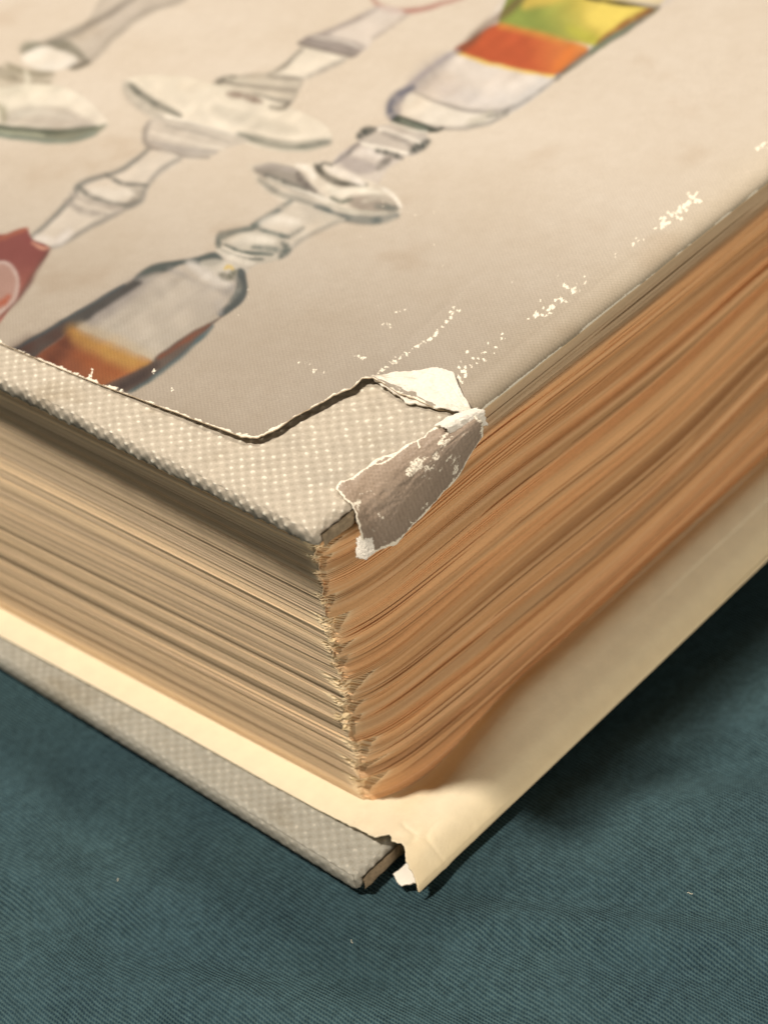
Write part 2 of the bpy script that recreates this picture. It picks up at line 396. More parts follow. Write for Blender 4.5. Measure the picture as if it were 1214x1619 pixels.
def leaf_group(a, b, name, parent):
    Vs, Fs, Cs = [], [], []; base = 0
    for i in range(a, b):
        # outline: left face (far -> corner), rounded/frayed corner, fore edge (corner -> far)
        L = np.stack([left_x[i], sy], -1); Rr = np.stack([sx, fore_y[i]], -1)
        c = cut[i]
        cx, cy = left_x[i, -1], fore_y[i, 0]
        keepL = sy > cy + c; keepR = sx > cx + c
        L = L[keepL]; zL = zl[i][keepL]; tL = tl[i][keepL]
        Rr = Rr[keepR]; zR = zr[i][keepR]; tR = tr[i][keepR]
        m = 7; th = np.linspace(0, np.pi / 2, m + 2)[1:-1]
        rag = 1 + .07 * rng.standard_normal(m) - .12 * (curl[i] > .02)
        px = cx + c - c * np.cos(th) * (1 + (rag - 1) * .7) ; py = cy + c - c * np.sin(th) * rag
        p0, p1 = L[-1], Rr[0]
        zc = np.linspace(zL[-1], zR[0], m) + .004 * rng.standard_normal(m) + curl[i] * np.sin(np.pi * np.linspace(0, 1, m)); tc_ = np.linspace(tL[-1], tR[0], m)
        pts = np.concatenate([L, np.stack([px, py], -1), Rr]); z = np.concatenate([zL, zc, zR]); t = np.concatenate([tL, tc_, tR])
        n = len(pts)
        u = rng.random(2)
        nrm_in = np.zeros((n, 2)); nL = len(L)
        nrm_in[:nL] = (1, 0); nrm_in[nL + m:] = (0, 1)
        k2 = np.linspace(0, np.pi / 2, m + 2)[1:-1]; nrm_in[nL:nL + m] = np.stack([np.cos(k2), np.sin(k2)], -1)
        tk = t * np.clip(.90 + .16 * vnoise(np.arange(n) / 9., i, 61), .6, .995)
        tk[nL + m:] = t[nL + m:] * 1.0
        inn = pts + nrm_in * .35
        rows = [np.column_stack([inn, z + tk]), np.column_stack([pts + nrm_in * .004, z + tk]), np.column_stack([pts, z + tk * .5]), np.column_stack([pts + nrm_in * .004, z]), np.column_stack([inn, z])]
        P = np.stack(rows, 0)
        Vs.append(P.reshape(-1, 3)); Fs.append(grid_faces(5, n, base, True)); base += 5 * n
        # colours: greyer head edge, deeply tanned fore edge, fresh fibres where corners broke off
        f = (i * .37 + 3 * vnoise(i / 3.1, 0, 71) + 10) % 5; k0 = int(f) % 5; k1 = (k0 + 1) % 5; fr = f - int(f)
        cl = COL_L[k0] * (1 - fr) + COL_L[k1] * fr; cr = COL_R[k0] * (1 - fr) + COL_R[k1] * fr
        # lower signatures are warmer on the head edge
        warm = 1 - i / NL; cl = cl * (1 + np.array([.10, .03, -.07]) * (warm - .4)) 
        cc = np.zeros((n, 3)); cc[:nL] = cl; cc[nL + m:] = cr
        s_loc = np.concatenate([np.zeros(nL + m), Rr[:, 0] - 11.5])
        wi = np.concatenate([np.full(nL + m, warped[i, 0]), warped[i][keepR]])
        var = 1 + .15 * np.tanh(2.6 * vnoise(wi / 7.0, s_loc / 12, 72)) + .09 * np.tanh(3 * vnoise(wi / 4.5, s_loc / 8, 73))
        if i >= NL - 22:
            k9 = (smooth(1.8, 3.2, s_loc) * smooth(NL - 22, NL - 18, i))[:, None]; cc = cc * (1 - k9) + lin((196, 172, 140)) * k9; var = 1 + (var - 1) * (1 - .7 * k9[:, 0])
        cc = cc * var[:, None]
        mid = np.linspace(0, 1, m)[:, None]; cc[nL:nL + m] = cl * (1 - mid) + cr * mid
        fw = np.zeros(n); fw[nL:nL + m] = np.clip(c * 5 * (0.5 + rng.random()) + .1, 0, .85)
        kR = np.arange(n - nL - m); fw[nL + m:] = fw[nL + m - 1] * np.exp(-kR / 3.0) * .7; kL = np.arange(nL)[::-1]; fw[:nL] = fw[nL] * np.exp(-kL / 2.0) * .6
        cc = cc * (1 - fw[:, None]) + FRESH * fw[:, None]
        Cs.append(np.tile(cc, (5, 1)))
    o = link_mesh(name, np.concatenate(Vs), np.concatenate(Fs), M_PAGE, None, False, np.concatenate(Cs))
    parent_keep(o, book if parent is None else parent); return o
text = None
for s_ in range(NSIG):
    leaf_group(s_ * NLEAF, (s_ + 1) * NLEAF, 'page_signature', book)
# the solid inside of the block, set back behind the leaf edges
def box_mesh(name, x0, x1, y0, y1, z0, z1, mat, col=None):
    P = np.array([(x, y, z) for z in (z0, z1) for x, y in ((x0, y0), (x1, y0), (x1, y1), (x0, y1))], float)
    F = np.array([(3, 2, 1, 0), (4, 5, 6, 7), (0, 1, 5, 4), (1, 2, 6, 5), (2, 3, 7, 6), (3, 0, 4, 7)])
    return link_mesh(name, P, F, mat, None, False, None if col is None else np.tile(col, (8, 1)))
o = box_mesh('page_core', 11.72, 35.4, 15.26, 33.0, ZT0 - .02, ZT1 + .005, M_PAGE, lin((150, 105, 62))); parent_keep(o, book)
# endpaper between the block and the front cover: a pale sheet that shows below the fore edge of the jacket
ux = nonuni([(11.6, 21, .12), (21, 35.5, 1.5)]); uy = np.concatenate([[14.60, 14.603, 14.62], np.linspace(14.8, 33, 12)])
U, W = np.meshgrid(ux, uy, indexing='ij')
for k_, (zz, dy) in enumerate(((5.035, .0), (5.062, -.035), (5.090, .02))):
    y_ = W + dy + (.012 * vnoise(U / 2.0, k_, 80) + .38 * np.exp(-(U - 11.5) / .75)) * (W < 14.7)
    z_ = zz + .012 * vnoise(U / 3.0, k_, 81)
    top = np.stack([U, y_, z_ + .018], -1).reshape(-1, 3); bot = top.copy(); bot[:, 2] -= .018
    n_, m_ = len(ux), len(uy)
    F = [grid_faces(n_, m_), grid_faces(n_, m_, n_ * m_, True)]
    e = np.arange(n_ - 1) * m_; F.append(np.stack([e, e + n_ * m_, e + m_ + n_ * m_, e + m_], -1))
    e = np.arange(m_ - 1); F.append(np.stack([e, e + 1, e + 1 + n_ * m_, e + n_ * m_], -1))
    o = link_mesh('endpaper', np.concatenate([top, bot]), np.concatenate(F), M_PAGE, None, False, np.tile(lin((214, 188, 150)), (2 * n_ * m_, 1)))
    parent_keep(o, book)
# crumbs of broken paper at the battered page corners
def shard(cx, cy, cz, s, rot, tilt):
    n = 6; a = np.linspace(0, 2 * np.pi, n, endpoint=False) + rng.random(n) * .5
    r_ = s * (.5 + .7 * rng.random(n)); P = np.column_stack([r_ * np.cos(a), r_ * np.sin(a) * .45, .2 * s * rng.standard_normal(n)])
    P = np.vstack([[0, 0, s * .12], P])
    ct, st_ = math.cos(tilt), math.sin(tilt); P = P @ np.array([[1, 0, 0], [0, ct, -st_], [0, st_, ct]]).T
    cr_, sr = math.cos(rot), math.sin(rot); P = P @ np.array([[cr_, -sr, 0], [sr, cr_, 0], [0, 0, 1]]).T
    P = P + (cx, cy, cz); Q = P.copy(); Q[:, 2] -= .010
    F = [(0, k + 1, (k + 1) % n + 1) for k in range(n)] + [(7, (k + 1) % n + 8, k + 8) for k in range(n)]
    F4 = [(k + 1, k + 8, (k + 1) % n + 8, (k + 1) % n + 1) for k in range(n)]
    return np.vstack([P, Q]), np.array(F), np.array(F4)
Vs, F3, F4, Cs, b0 = [], [], [], [], 0
for k in range(26):
    z = rng.uniform(.6, 4.3); i = int(np.clip((z - ZT0) / (ZT1 - ZT0) * NL, 0, NL - 1)); c = cut[i]
    if rng.random() < .5 and (i % NLEAF) > 5: continue
    th = rng.uniform(.15, 1.35); cx, cy = left_x[i, -1], fore_y[i, 0]
    px, py = cx + c - c * math.cos(th) * 1.0, cy + c - c * math.sin(th) * 1.0
    P, a3, a4 = shard(px, py, z, rng.uniform(.035, .11), rng.uniform(-1.2, .4), rng.uniform(-.5, .5))
    Vs.append(P); F3.append(a3 + b0); F4.append(a4 + b0); b0 += len(P)
    Cs.append(np.tile(lin((228, 204, 160)) * rng.uniform(.75, 1.05), (len(P), 1)))
o = link_mesh('torn_page_crumbs', np.concatenate(Vs), [np.concatenate(F3), np.concatenate(F4)], M_PAGE, None, False, np.concatenate(Cs))
parent_keep(o, book); o['kind'] = 'stuff'

# ------------------------------------------------------------------ dust jacket
jacket = tag(empty('dust_jacket', (12.5, 15.0, 0)), 'worn paper dust jacket printed with glass goblets, its corner torn back, wrapped round the book', 'dust jacket')
ZJ = zb1 + .032
# --- the print: laid out on a flat design sheet related to the cover plane by one homography
def design_uv(x, y):
    w = np.stack([np.asarray(x, float), np.asarray(y, float), np.full(np.shape(x), ZJ - 20.0)], -1)
    c = w @ np.array(R)
    return 607 + FPX * c[..., 0] / -c[..., 2], 809.5 - FPX * c[..., 1] / -c[..., 2]
def spline(pts, closed=False, k=5):
    p = np.array(pts, float)
    if len(p) < 3: return p
    if closed: q = np.vstack([p[-1], p, p[0], p[1]])
    else: q = np.vstack([2 * p[0] - p[1], p, 2 * p[-1] - p[-2]])
    t = np.linspace(0, 1, k, endpoint=False)[:, None]; out = []
    for i in range(1, len(q) - 2):
        a, b, c, d = q[i - 1], q[i], q[i + 1], q[i + 2]
        out.append(.5 * (2 * b + (c - a) * t + (2 * a - 5 * b + 4 * c - d) * t ** 2 + (3 * b - a - 3 * c + d) * t ** 3))
    out = np.vstack(out)
    return out if closed else np.vstack([out, p[-1]])
class Print:
    def __init__(s, u, v):
        s.ou, s.ov = u, v                       # slight unevenness of the drawing
        s.u = u + 1.0 * vnoise(u / 20, v / 20, 201); s.v = v + .9 * vnoise(u / 18, v / 18, 203)
        u, v = s.u, s.v; s.glass = np.zeros(len(u))
        s.rgb = np.ones((len(u), 3)); s.white = np.zeros(len(u))
        k = [(300, 50, (228, 212, 192)), (20, 60, (228, 208, 190)), (600, 150, (222, 206, 182)), (1000, 150, (222, 200, 172)), (200, 250, (217, 203, 178)),
             (650, 450, (190, 171, 146)), (300, 640, (193, 174, 154)), (1150, 250, (200, 180, 146)), (850, 500, (178, 160, 134)), (500, 550, (188, 170, 148)), (50, 330, (214, 200, 175)), (420, 430, (200, 184, 160))]
        W = 0; A = 0
        for a, b, c in k:
            w = 1.0 / (((u - a) ** 2 + (v - b) ** 2) / 1e4 + 1.0) ** 1.6; W = W + w; A = A + w[:, None] * lin(c)
        s.seen = A / W[:, None]
    def sel(s, pts, pad):
        a = pts.min(0) - pad; b = pts.max(0) + pad
        return np.nonzero((s.u > a[0]) & (s.u < b[0]) & (s.v > a[1]) & (s.v < b[1]))[0]
    def segdist(s, i, p, closed):
        u = s.u[i]; v = s.v[i]; d = np.full(len(i), 1e9); inside = np.zeros(len(i), bool); tt = np.zeros(len(i))
        q = np.vstack([p, p[:1]]) if closed else p; n = len(q) - 1
        for k in range(n):
            a, b = q[k], q[k + 1]; e = b - a; L = max(e @ e, 1e-9)
            t = np.clip(((u - a[0]) * e[0] + (v - a[1]) * e[1]) / L, 0, 1)
            dd = (u - a[0] - t * e[0]) ** 2 + (v - a[1] - t * e[1]) ** 2
            m = dd < d; d[m] = dd[m]; tt[m] = (k + t[m]) / n
            if closed:
                cr = (a[1] > v) != (b[1] > v)
                if cr.any():
                    xx = (b[0] - a[0]) * (v - a[1]) / (b[1] - a[1] + 1e-12) + a[0]; inside ^= cr & (u < xx)
        return np.sqrt(d), inside, tt
    def tone(s, tgt):
        g = tgt.mean(1, keepdims=True); tgt = g + (tgt - g) * .86
        return np.where(tgt > 1, 1 + (tgt - 1) * .8, np.clip(tgt, 0, None) ** 1.3)
    def put(s, i, al, c):
        tgt = s.tone(lin(c) / s.seen[i]); s.rgb[i] = s.rgb[i] * (1 - al[:, None]) + tgt * al[:, None]
    def poly(s, pts, c, al=1, bl=3, sm=True, c2=None, axis=None):
        p = spline(pts, True) if sm else np.array(pts, float); i = s.sel(p, bl * 2)
        if not len(i): return
        d, ins, _ = s.segdist(i, p, True); sd = np.where(ins, -d, d); a = al * (1 - smooth(-bl, bl, sd))
        if min(c) > 150 and c2 is None:
            s.glass[i] = np.maximum(s.glass[i], a); a = a * .80 if min(c) < 236 else a
            rimd = 1 - a * .17 * np.exp(-np.clip(-sd, 0, None) / (2 * bl)); s.rgb[i] *= rimd[:, None]
        if c2 is not None:
            ax = np.array(axis, float); e = ax[1] - ax[0]; t = np.clip(((s.u[i] - ax[0][0]) * e[0] + (s.v[i] - ax[0][1]) * e[1]) / (e @ e), 0, 1)[:, None]
            t = t * t * (3 - 2 * t)
            tgt = s.tone((lin(c) * (1 - t) + lin(c2) * t) / s.seen[i]); s.rgb[i] = s.rgb[i] * (1 - a[:, None]) + tgt * a[:, None]
        else: s.put(i, a, c)
    def line(s, pts, w, c, al=1, bl=2, taper=True):
        p = spline(pts, False, 4); w = w * 1.05; bl = bl * 1.4; i = s.sel(p, w + bl * 2)
        if not len(i): return
        d, _, t = s.segdist(i, p, False); ww = w / 2 * (np.sqrt(np.clip(4 * t * (1 - t), 0, 1)) * .7 + .3 if taper else 1)
        ww = ww * (1 + .25 * vnoise(t * 7 + p[0, 0], p[0, 1] / 9, 206)); s.put(i, al * np.clip(.88 + .22 * vnoise(t * 9 + p[0, 1], p[0, 0] / 7, 207), 0, 1) * (1 - smooth(ww - bl * .6, ww + bl * 1.5, d)), c)

def paint_goblets(P):
    L, G = P.line, P.poly
    ED = (150, 142, 128); DK = (92, 96, 86); HL = (246, 236, 214)
    # far left goblet: stem, bright ball, wide foot
    G([(180, -20), (300, -20), (285, 3), (240, 16), (190, 46), (155, 85), (130, 103), (112, 98), (90, 78), (75, 66), (130, 42)], (204, 189, 172), .9, 4)
    L([(215, -6), (165, 26), (120, 48), (60, 72), (38, 80)], 6, (158, 146, 132), .9, 4)
    L([(290, -4), (235, 18), (188, 50), (160, 80), (140, 99)], 4, (170, 158, 142), .7, 4)
    G([(75, 66), (100, 62), (120, 72), (140, 96), (120, 90), (95, 80)], (150, 142, 124), .8, 5)
    L([(106, 104), (122, 104), (140, 97)], 6, (132, 122, 104), .9, 3)
    L([(36, 80), (40, 74), (60, 70)], 7, (150, 146, 126), .8, 4)
    G([(34, 92), (50, 78), (70, 73), (105, 82), (122, 92), (108, 106), (70, 112), (48, 104)], (253, 244, 232), 1, 4)
    G([(-10, 112), (14, 100), (40, 108), (82, 116), (78, 132), (50, 148), (10, 152), (-10, 150)], (205, 190, 168), .8, 5)
    L([(12, 100), (24, 108), (50, 116), (84, 115)], 6, (160, 148, 126), .8, 3)
    L([(-5, 118), (20, 124), (50, 128), (78, 130)], 4, (170, 156, 134), .8, 3); L([(40, 112), (44, 126), (38, 138)], 5, HL, .7, 3)
    L([(-5, 108), (14, 114), (26, 122)], 4, (158, 146, 126), .7, 3)
    G([(-20, 150), (30, 134), (90, 134), (132, 152), (170, 190), (156, 206), (112, 224), (50, 222), (-20, 210)], (238, 227, 204), 1, 3)
    G([(10, 176), (50, 168), (100, 170), (130, 184), (150, 196), (110, 203), (50, 198), (10, 190)], (196, 182, 164), .85, 7)
    L([(20, 182), (60, 176), (110, 184)], 5, (216, 204, 186), .8, 4)
    G([(-20, 192), (20, 200), (80, 206), (130, 202), (168, 195), (146, 214), (106, 224), (50, 222), (-20, 212)], (140, 142, 118), .9, 4)
    L([(-10, 198), (30, 204), (90, 207), (150, 200)], 6, (104, 110, 90), .9, 3); L([(-10, 210), (50, 221), (110, 222), (150, 210)], 4, (150, 158, 140), .8, 3)
    L([(-10, 204), (30, 210), (70, 214)], 3, (190, 188, 160), .8, 2); L([(-10, 165), (4, 172), (6, 190)], 6, (160, 152, 120), .7, 4)
    # middle goblet: rim, two knops, broad foot seen edge on, long stem, red drink
    L([(585, -10), (600, 8), (630, 16), (665, 13), (700, 4), (735, -6)], 5, (186, 128, 112), .9, 3)
    G([(600, 8), (640, 18), (610, 42), (592, 58), (572, 78), (480, 66), (520, 46), (560, 28)], (224, 212, 200), .85, 3)
    L([(598, 12), (560, 30), (520, 48), (482, 62)], 4, (164, 150, 140), .8, 3); L([(645, 22), (612, 44), (590, 60)], 3, (186, 172, 158), .7, 3)
    G([(470, 66), (500, 52), (540, 60), (576, 70), (566, 84), (552, 89), (515, 82), (480, 74)], (182, 168, 156), .95, 3)
    for dd in (0, 7, 13): L([(486 - dd, 58 + dd * .6), (525 - dd, 66 + dd * .9), (568 - dd * .4, 78 + dd * .6)], 2.5, (140, 128, 118), .8, 1.5)
    L([(490, 56), (530, 62), (572, 74)], 2.5, (216, 204, 190), .8, 1.5)
    L([(472, 66), (500, 78), (556, 88)], 4, (146, 134, 118), .7, 2); L([(476, 74), (510, 84), (548, 90)], 3, HL, .8, 2)
    G([(480, 76), (546, 92), (512, 108), (476, 124), (424, 116), (450, 100)], (240, 230, 208), .95, 3)
    L([(478, 76), (450, 102), (422, 118)], 4, (156, 146, 130), .9, 2.5); L([(546, 92), (512, 108), (478, 122)], 4, (170, 160, 146), .7, 3)
    G([(342, 132), (362, 121), (420, 114), (476, 122), (472, 144), (456, 168), (440, 172), (400, 158), (350, 142)], (192, 180, 160), .95, 3)
    L([(335, 138), (350, 126), (372, 122)], 6, (140, 132, 116), .9, 3); L([(350, 128), (400, 136), (468, 142)], 3, (150, 140, 124), .7, 2)
    L([(358, 124), (410, 128), (470, 132)], 3, (212, 200, 178), .8, 2); L([(352, 134), (400, 144), (460, 152)], 3, (222, 210, 186), .8, 2)
    L([(400, 146), (430, 156), (458, 160)], 3, (156, 148, 132), .7, 2); L([(425, 120), (450, 122), (476, 122)], 3, (150, 140, 126), .7, 2)
    G([(197, 134), (214, 120), (250, 117), (300, 122), (345, 134), (400, 148), (450, 166), (500, 188), (524, 212), (514, 230), (478, 240), (420, 236), (370, 220), (315, 204), (262, 196), (222, 170)], (241, 230, 206), 1, 2.5)
    G([(340, 168), (400, 176), (470, 206), (440, 210), (380, 196), (340, 184)], (208, 196, 174), .8, 9)
    G([(345, 142), (372, 140), (405, 152), (420, 166), (440, 172), (430, 178), (390, 168), (352, 158)], (222, 212, 190), .8, 4)
    L([(360, 148), (385, 150), (412, 160)], 8, (156, 134, 116), .9, 3); L([(428, 168), (446, 170), (456, 162)], 4, (130, 120, 104), .8, 3)
    L([(198, 132), (204, 150), (228, 170), (262, 190)], 10, (182, 172, 154), .8, 4)
    L([(206, 132), (222, 148), (250, 166), (284, 182)], 8, (112, 112, 98), .92, 3.5)
    L([(262, 184), (320, 200), (376, 214)], 3, (250, 242, 222), .9, 2); L([(270, 190), (330, 206), (372, 218)], 2.5, (170, 160, 142), .7, 2)
    L([(378, 212), (420, 224), (470, 232), (520, 224)], 9, (130, 130, 114), .92, 4); L([(400, 212), (440, 222), (500, 226)], 3, (186, 176, 156), .8, 2)
    G([(236, 190), (262, 188), (330, 200), (392, 220), (350, 236), (328, 248), (280, 246), (234, 230), (229, 210)], (203, 191, 172), .95, 4)
    L([(236, 192), (229, 210), (234, 230), (272, 242), (328, 248)], 5, (158, 148, 134), .8, 3)
    L([(240, 208), (290, 222), (352, 234)], 4, (226, 215, 194), .8, 2.5); L([(262, 198), (310, 208), (362, 224)], 3, (176, 166, 150), .7, 2)
    L([(240, 224), (290, 236), (340, 240)], 5, (176, 166, 152), .7, 3)
    G([(234, 238), (286, 250), (240, 288), (225, 320), (195, 332), (140, 362), (84, 392), (44, 384), (60, 364), (118, 308), (122, 294), (134, 288), (182, 272)], (232, 221, 200), .9, 3)
    L([(234, 236), (212, 254), (182, 272), (138, 286), (122, 296), (118, 308), (90, 338), (58, 368), (42, 384)], 6, (152, 148, 134), .95, 3)
    L([(284, 250), (258, 266), (238, 286), (228, 300), (222, 318), (194, 332), (140, 360), (100, 384), (82, 390)], 5, (160, 154, 140), .85, 3)
    L([(168, 276), (196, 290), (232, 292)], 5, (142, 138, 124), .85, 2.5); L([(124, 294), (148, 312), (196, 324), (222, 316)], 6, (142, 138, 124), .9, 3)
    L([(112, 306), (150, 322), (192, 330)], 5, (190, 178, 160), .8, 3); L([(106, 318), (134, 334), (166, 338)], 6, (178, 168, 152), .8, 4)
    L([(208, 300), (220, 306), (206, 320)], 9, (150, 142, 126), .7, 4); L([(150, 302), (180, 310), (204, 304)], 8, (244, 236, 216), .8, 5)
    L([(60, 376), (90, 382), (110, 366)], 6, (250, 243, 230), .9, 5)
    G([(-20, 385), (10, 370), (40, 360), (52, 378), (78, 392), (62, 420), (45, 448), (24, 478), (-20, 520)], (160, 90, 82), .97, 3, c2=(196, 128, 108), axis=((20, 400), (20, 490)))
    L([(-10, 382), (12, 372), (42, 361)], 4, (190, 120, 90), .8, 3); L([(78, 392), (60, 424), (30, 470), (0, 500)], 4, (140, 96, 84), .8, 3); L([(52, 384), (66, 392), (76, 392)], 3, (228, 170, 140), .8, 2)
    G([(-20, 424), (4, 415), (20, 424), (28, 446), (22, 474), (-20, 510)], (204, 170, 150), .8, 3)
    L([(-10, 418), (6, 415), (20, 424), (28, 446), (20, 476), (-10, 500)], 3.5, (222, 194, 180), .9, 2); L([(-10, 482), (6, 478), (14, 470)], 6, (204, 110, 70), .9, 4)
    # right goblet: tall bowl with yellow, green and orange bands
    G([(830, -20), (1070, -30), (1040, 12), (1000, 34), (942, 70), (882, 118), (832, 164), (800, 182), (770, 196), (730, 203), (690, 204), (664, 197), (628, 188), (616, 172), (620, 158), (642, 138), (692, 98), (726, 78), (762, 44)], (226, 213, 194), .9, 3)
    G([(700, 92), (722, 80), (800, 104), (878, 118), (832, 162), (796, 176), (740, 170), (684, 156), (648, 142)], (226, 213, 198), .95, 5)
    L([(706, 92), (676, 118), (648, 144)], 20, (186, 174, 162), .75, 9); L([(700, 140), (760, 158), (812, 156)], 16, (206, 194, 184), .6, 10); L([(860, 124), (836, 148), (812, 166)], 8, (204, 194, 186), .6, 5)
    G([(806, -20), (1074, -30), (1036, 16), (1000, 34), (944, 72), (868, 60), (786, 40)], (152, 158, 74), 1, 3, sm=False, c2=(238, 200, 88), axis=((840, 50), (985, -10)))
    G([(840, -20), (900, -20), (884, 2), (850, 10), (826, 12)], (216, 182, 84), .8, 8)
    G([(950, 0), (1030, 12), (1000, 30), (965, 48), (930, 38), (925, 14)], (238, 204, 96), .85, 10)
    L([(900, 46), (935, 62), (950, 66)], 10, (190, 180, 60), .7, 6)
    G([(784, 38), (826, 46), (880, 60), (930, 76), (904, 100), (877, 119), (832, 112), (772, 99), (720, 80), (744, 62)], (200, 100, 52), 1, 3, c2=(220, 136, 66), axis=((820, 90), (920, 86)))
    L([(790, 40), (850, 54), (926, 74)], 5, (214, 150, 62), .7, 4); L([(904, 74), (892, 94), (878, 110)], 9, (226, 132, 48), .7, 6)
    L([(720, 82), (772, 100), (832, 113), (878, 120)], 3.5, (240, 196, 104), .95, 2)
    L([(830, -10), (796, 22), (764, 44), (742, 66), (724, 80)], 7, (126, 92, 66), .8, 5)
    L([(724, 80), (690, 100), (650, 132), (626, 152)], 4, (176, 164, 158), .9, 3)
    L([(1040, 12), (1000, 38), (944, 74), (884, 118)], 7, (112, 104, 82), .9, 3); L([(1030, 14), (990, 34), (946, 66)], 5, (156, 84, 48), .85, 3); L([(1000, 40), (962, 62), (934, 82)], 4, (128, 136, 108), .8, 3)
    L([(925, -4), (980, 4), (1042, 10)], 5, (70, 56, 44), .95, 2.5)
    G([(1046, 10), (1080, -20), (1000, -20), (960, -10), (1000, 4)], (216, 198, 178), .8, 5)
    L([(884, 118), (850, 146), (822, 164), (800, 178)], 3.5, (170, 160, 146), .9, 2.5); L([(880, 118), (884, 122), (878, 126)], 3, (130, 120, 104), .8, 2)
    L([(652, 138), (628, 152), (616, 168), (620, 182), (630, 190)], 10, (122, 120, 126), .95, 4); L([(640, 150), (628, 164), (630, 178)], 6, (156, 148, 146), .7, 4)
    G([(652, 146), (700, 164), (750, 176), (792, 174), (766, 192), (700, 198), (650, 186), (636, 172)], (238, 227, 205), .95, 5)
    L([(656, 146), (700, 164), (750, 176), (790, 174), (812, 166)], 3.5, (168, 156, 142), .85, 2.5); L([(776, 176), (760, 190), (740, 196)], 7, (196, 184, 160), .7, 4)
    L([(660, 196), (700, 203), (736, 202), (772, 194), (802, 180)], 4, (164, 154, 138), .9, 2.5); L([(770, 184), (790, 180), (804, 172)], 4, (150, 142, 126), .8, 2)
    # neck rings
    G([(560, 228), (524, 260), (556, 276), (594, 292), (612, 268), (640, 246), (600, 236)], (206, 192, 178), .95, 3)
    L([(572, 222), (545, 246), (522, 262)], 4, (140, 132, 124), .8, 2.5); L([(562, 242), (585, 240), (605, 250)], 9, (240, 230, 216), .9, 4)
    G([(536, 252), (556, 248), (594, 262), (584, 274), (552, 270)], (178, 164, 152), .8, 5)
    G([(564, 218), (576, 206), (620, 196), (668, 208), (676, 222), (670, 236), (650, 246), (606, 240), (568, 226)], (198, 185, 168), .97, 2.5)
    L([(566, 216), (576, 208), (592, 204)], 10, (92, 94, 84), .95, 3); L([(652, 238), (664, 230), (676, 224)], 12, (84, 90, 80), .95, 3.5); L([(636, 228), (652, 218), (668, 218)], 6, (206, 194, 176), .8, 3)
    L([(572, 226), (600, 234), (644, 242)], 5, (246, 236, 216), .95, 2); L([(600, 204), (634, 214), (664, 224)], 4, (240, 230, 210), .9, 2.5); L([(606, 210), (640, 222), (648, 230)], 5, (158, 146, 132), .7, 3)
    L([(596, 238), (620, 244), (636, 250)], 6, (96, 98, 86), .85, 2.5); L([(598, 266), (606, 258), (616, 252)], 8, (132, 124, 112), .85, 3.5)
    G([(626, 182), (640, 184), (690, 204), (678, 210), (650, 202), (620, 194)], (92, 98, 82), .95, 3)
    L([(620, 194), (650, 204), (674, 208)], 3, (214, 206, 186), .9, 2); L([(634, 190), (650, 196), (672, 204)], 3, (140, 144, 124), .9, 2); L([(676, 204), (690, 206), (700, 202)], 5, (100, 98, 84), .85, 2)
    # its foot
    G([(394, 266), (404, 258), (440, 256), (476, 260), (512, 256), (560, 276), (604, 292), (626, 308), (637, 326), (626, 345), (592, 351), (545, 346), (500, 332), (446, 318), (414, 298)], (224, 210, 186), 1, 2.5)
    G([(402, 266), (440, 260), (476, 272), (494, 296), (512, 312), (480, 308), (440, 292), (412, 278)], (146, 136, 122), .85, 5)
    L([(404, 264), (430, 262), (468, 270)], 5, (178, 166, 152), .8, 3); L([(424, 280), (452, 292), (490, 306), (530, 320)], 4, (238, 228, 206), .9, 2)
    L([(410, 284), (440, 304), (480, 318), (520, 330)], 7, (140, 136, 122), .85, 3.5); L([(420, 276), (450, 288), (484, 300)], 4, (104, 104, 92), .8, 2.5)
    L([(470, 274), (476, 286), (498, 302)], 5, (120, 108, 98), .8, 3); L([(470, 262), (488, 268), (496, 280)], 6, (246, 238, 220), .8, 3)
    L([(500, 262), (512, 276), (540, 290), (578, 292)], 8, (98, 92, 76), .95, 3); L([(516, 266), (548, 276), (574, 290)], 8, (238, 226, 208), .95, 3); L([(502, 264), (512, 258), (524, 262)], 4, (110, 106, 94), .8, 2)
    L([(520, 296), (540, 306), (570, 300), (600, 306)], 6, (244, 236, 212), .8, 4)
    G([(550, 312), (590, 308), (622, 316), (630, 332), (590, 338), (560, 330)], (158, 142, 124), .8, 6); L([(576, 318), (600, 312), (620, 322)], 4, (196, 182, 160), .8, 3)
    L([(596, 326), (612, 328), (626, 330)], 7, (112, 116, 104), .8, 4); L([(524, 312), (540, 318), (556, 314)], 4, (120, 122, 104), .85, 2.5)
    L([(500, 328), (540, 342), (590, 347), (628, 340)], 10, (104, 110, 102), .92, 3.5); L([(520, 322), (560, 334), (610, 336)], 3, (190, 180, 158), .8, 2); L([(606, 298), (624, 312), (634, 326)], 4, (240, 230, 210), .9, 2)
    # lower stem
    G([(458, 318), (500, 330), (545, 346), (520, 356), (480, 376), (458, 396), (445, 408), (402, 418), (380, 440), (350, 430), (300, 412), (340, 398), (342, 380), (356, 370), (402, 354), (430, 336)], (210, 198, 176), .95, 3)
    L([(460, 318), (436, 334), (404, 354), (398, 362)], 6, (112, 118, 108), .9, 3); L([(544, 346), (508, 362), (478, 378), (456, 396)], 4, (170, 160, 142), .8, 3)
    G([(440, 322), (490, 330), (520, 344), (500, 354), (470, 344), (446, 334)], (196, 182, 160), .7, 5); L([(414, 352), (440, 346), (470, 352)], 7, (236, 226, 206), .8, 5)
    L([(400, 356), (424, 368), (456, 374)], 6, (112, 118, 106), .9, 2.5); L([(456, 374), (470, 366), (478, 360)], 4, (150, 144, 128), .8, 3)
    G([(345, 378), (358, 368), (396, 362), (444, 376), (460, 392), (444, 408), (404, 418), (364, 412), (342, 394)], (196, 185, 164), .95, 3)
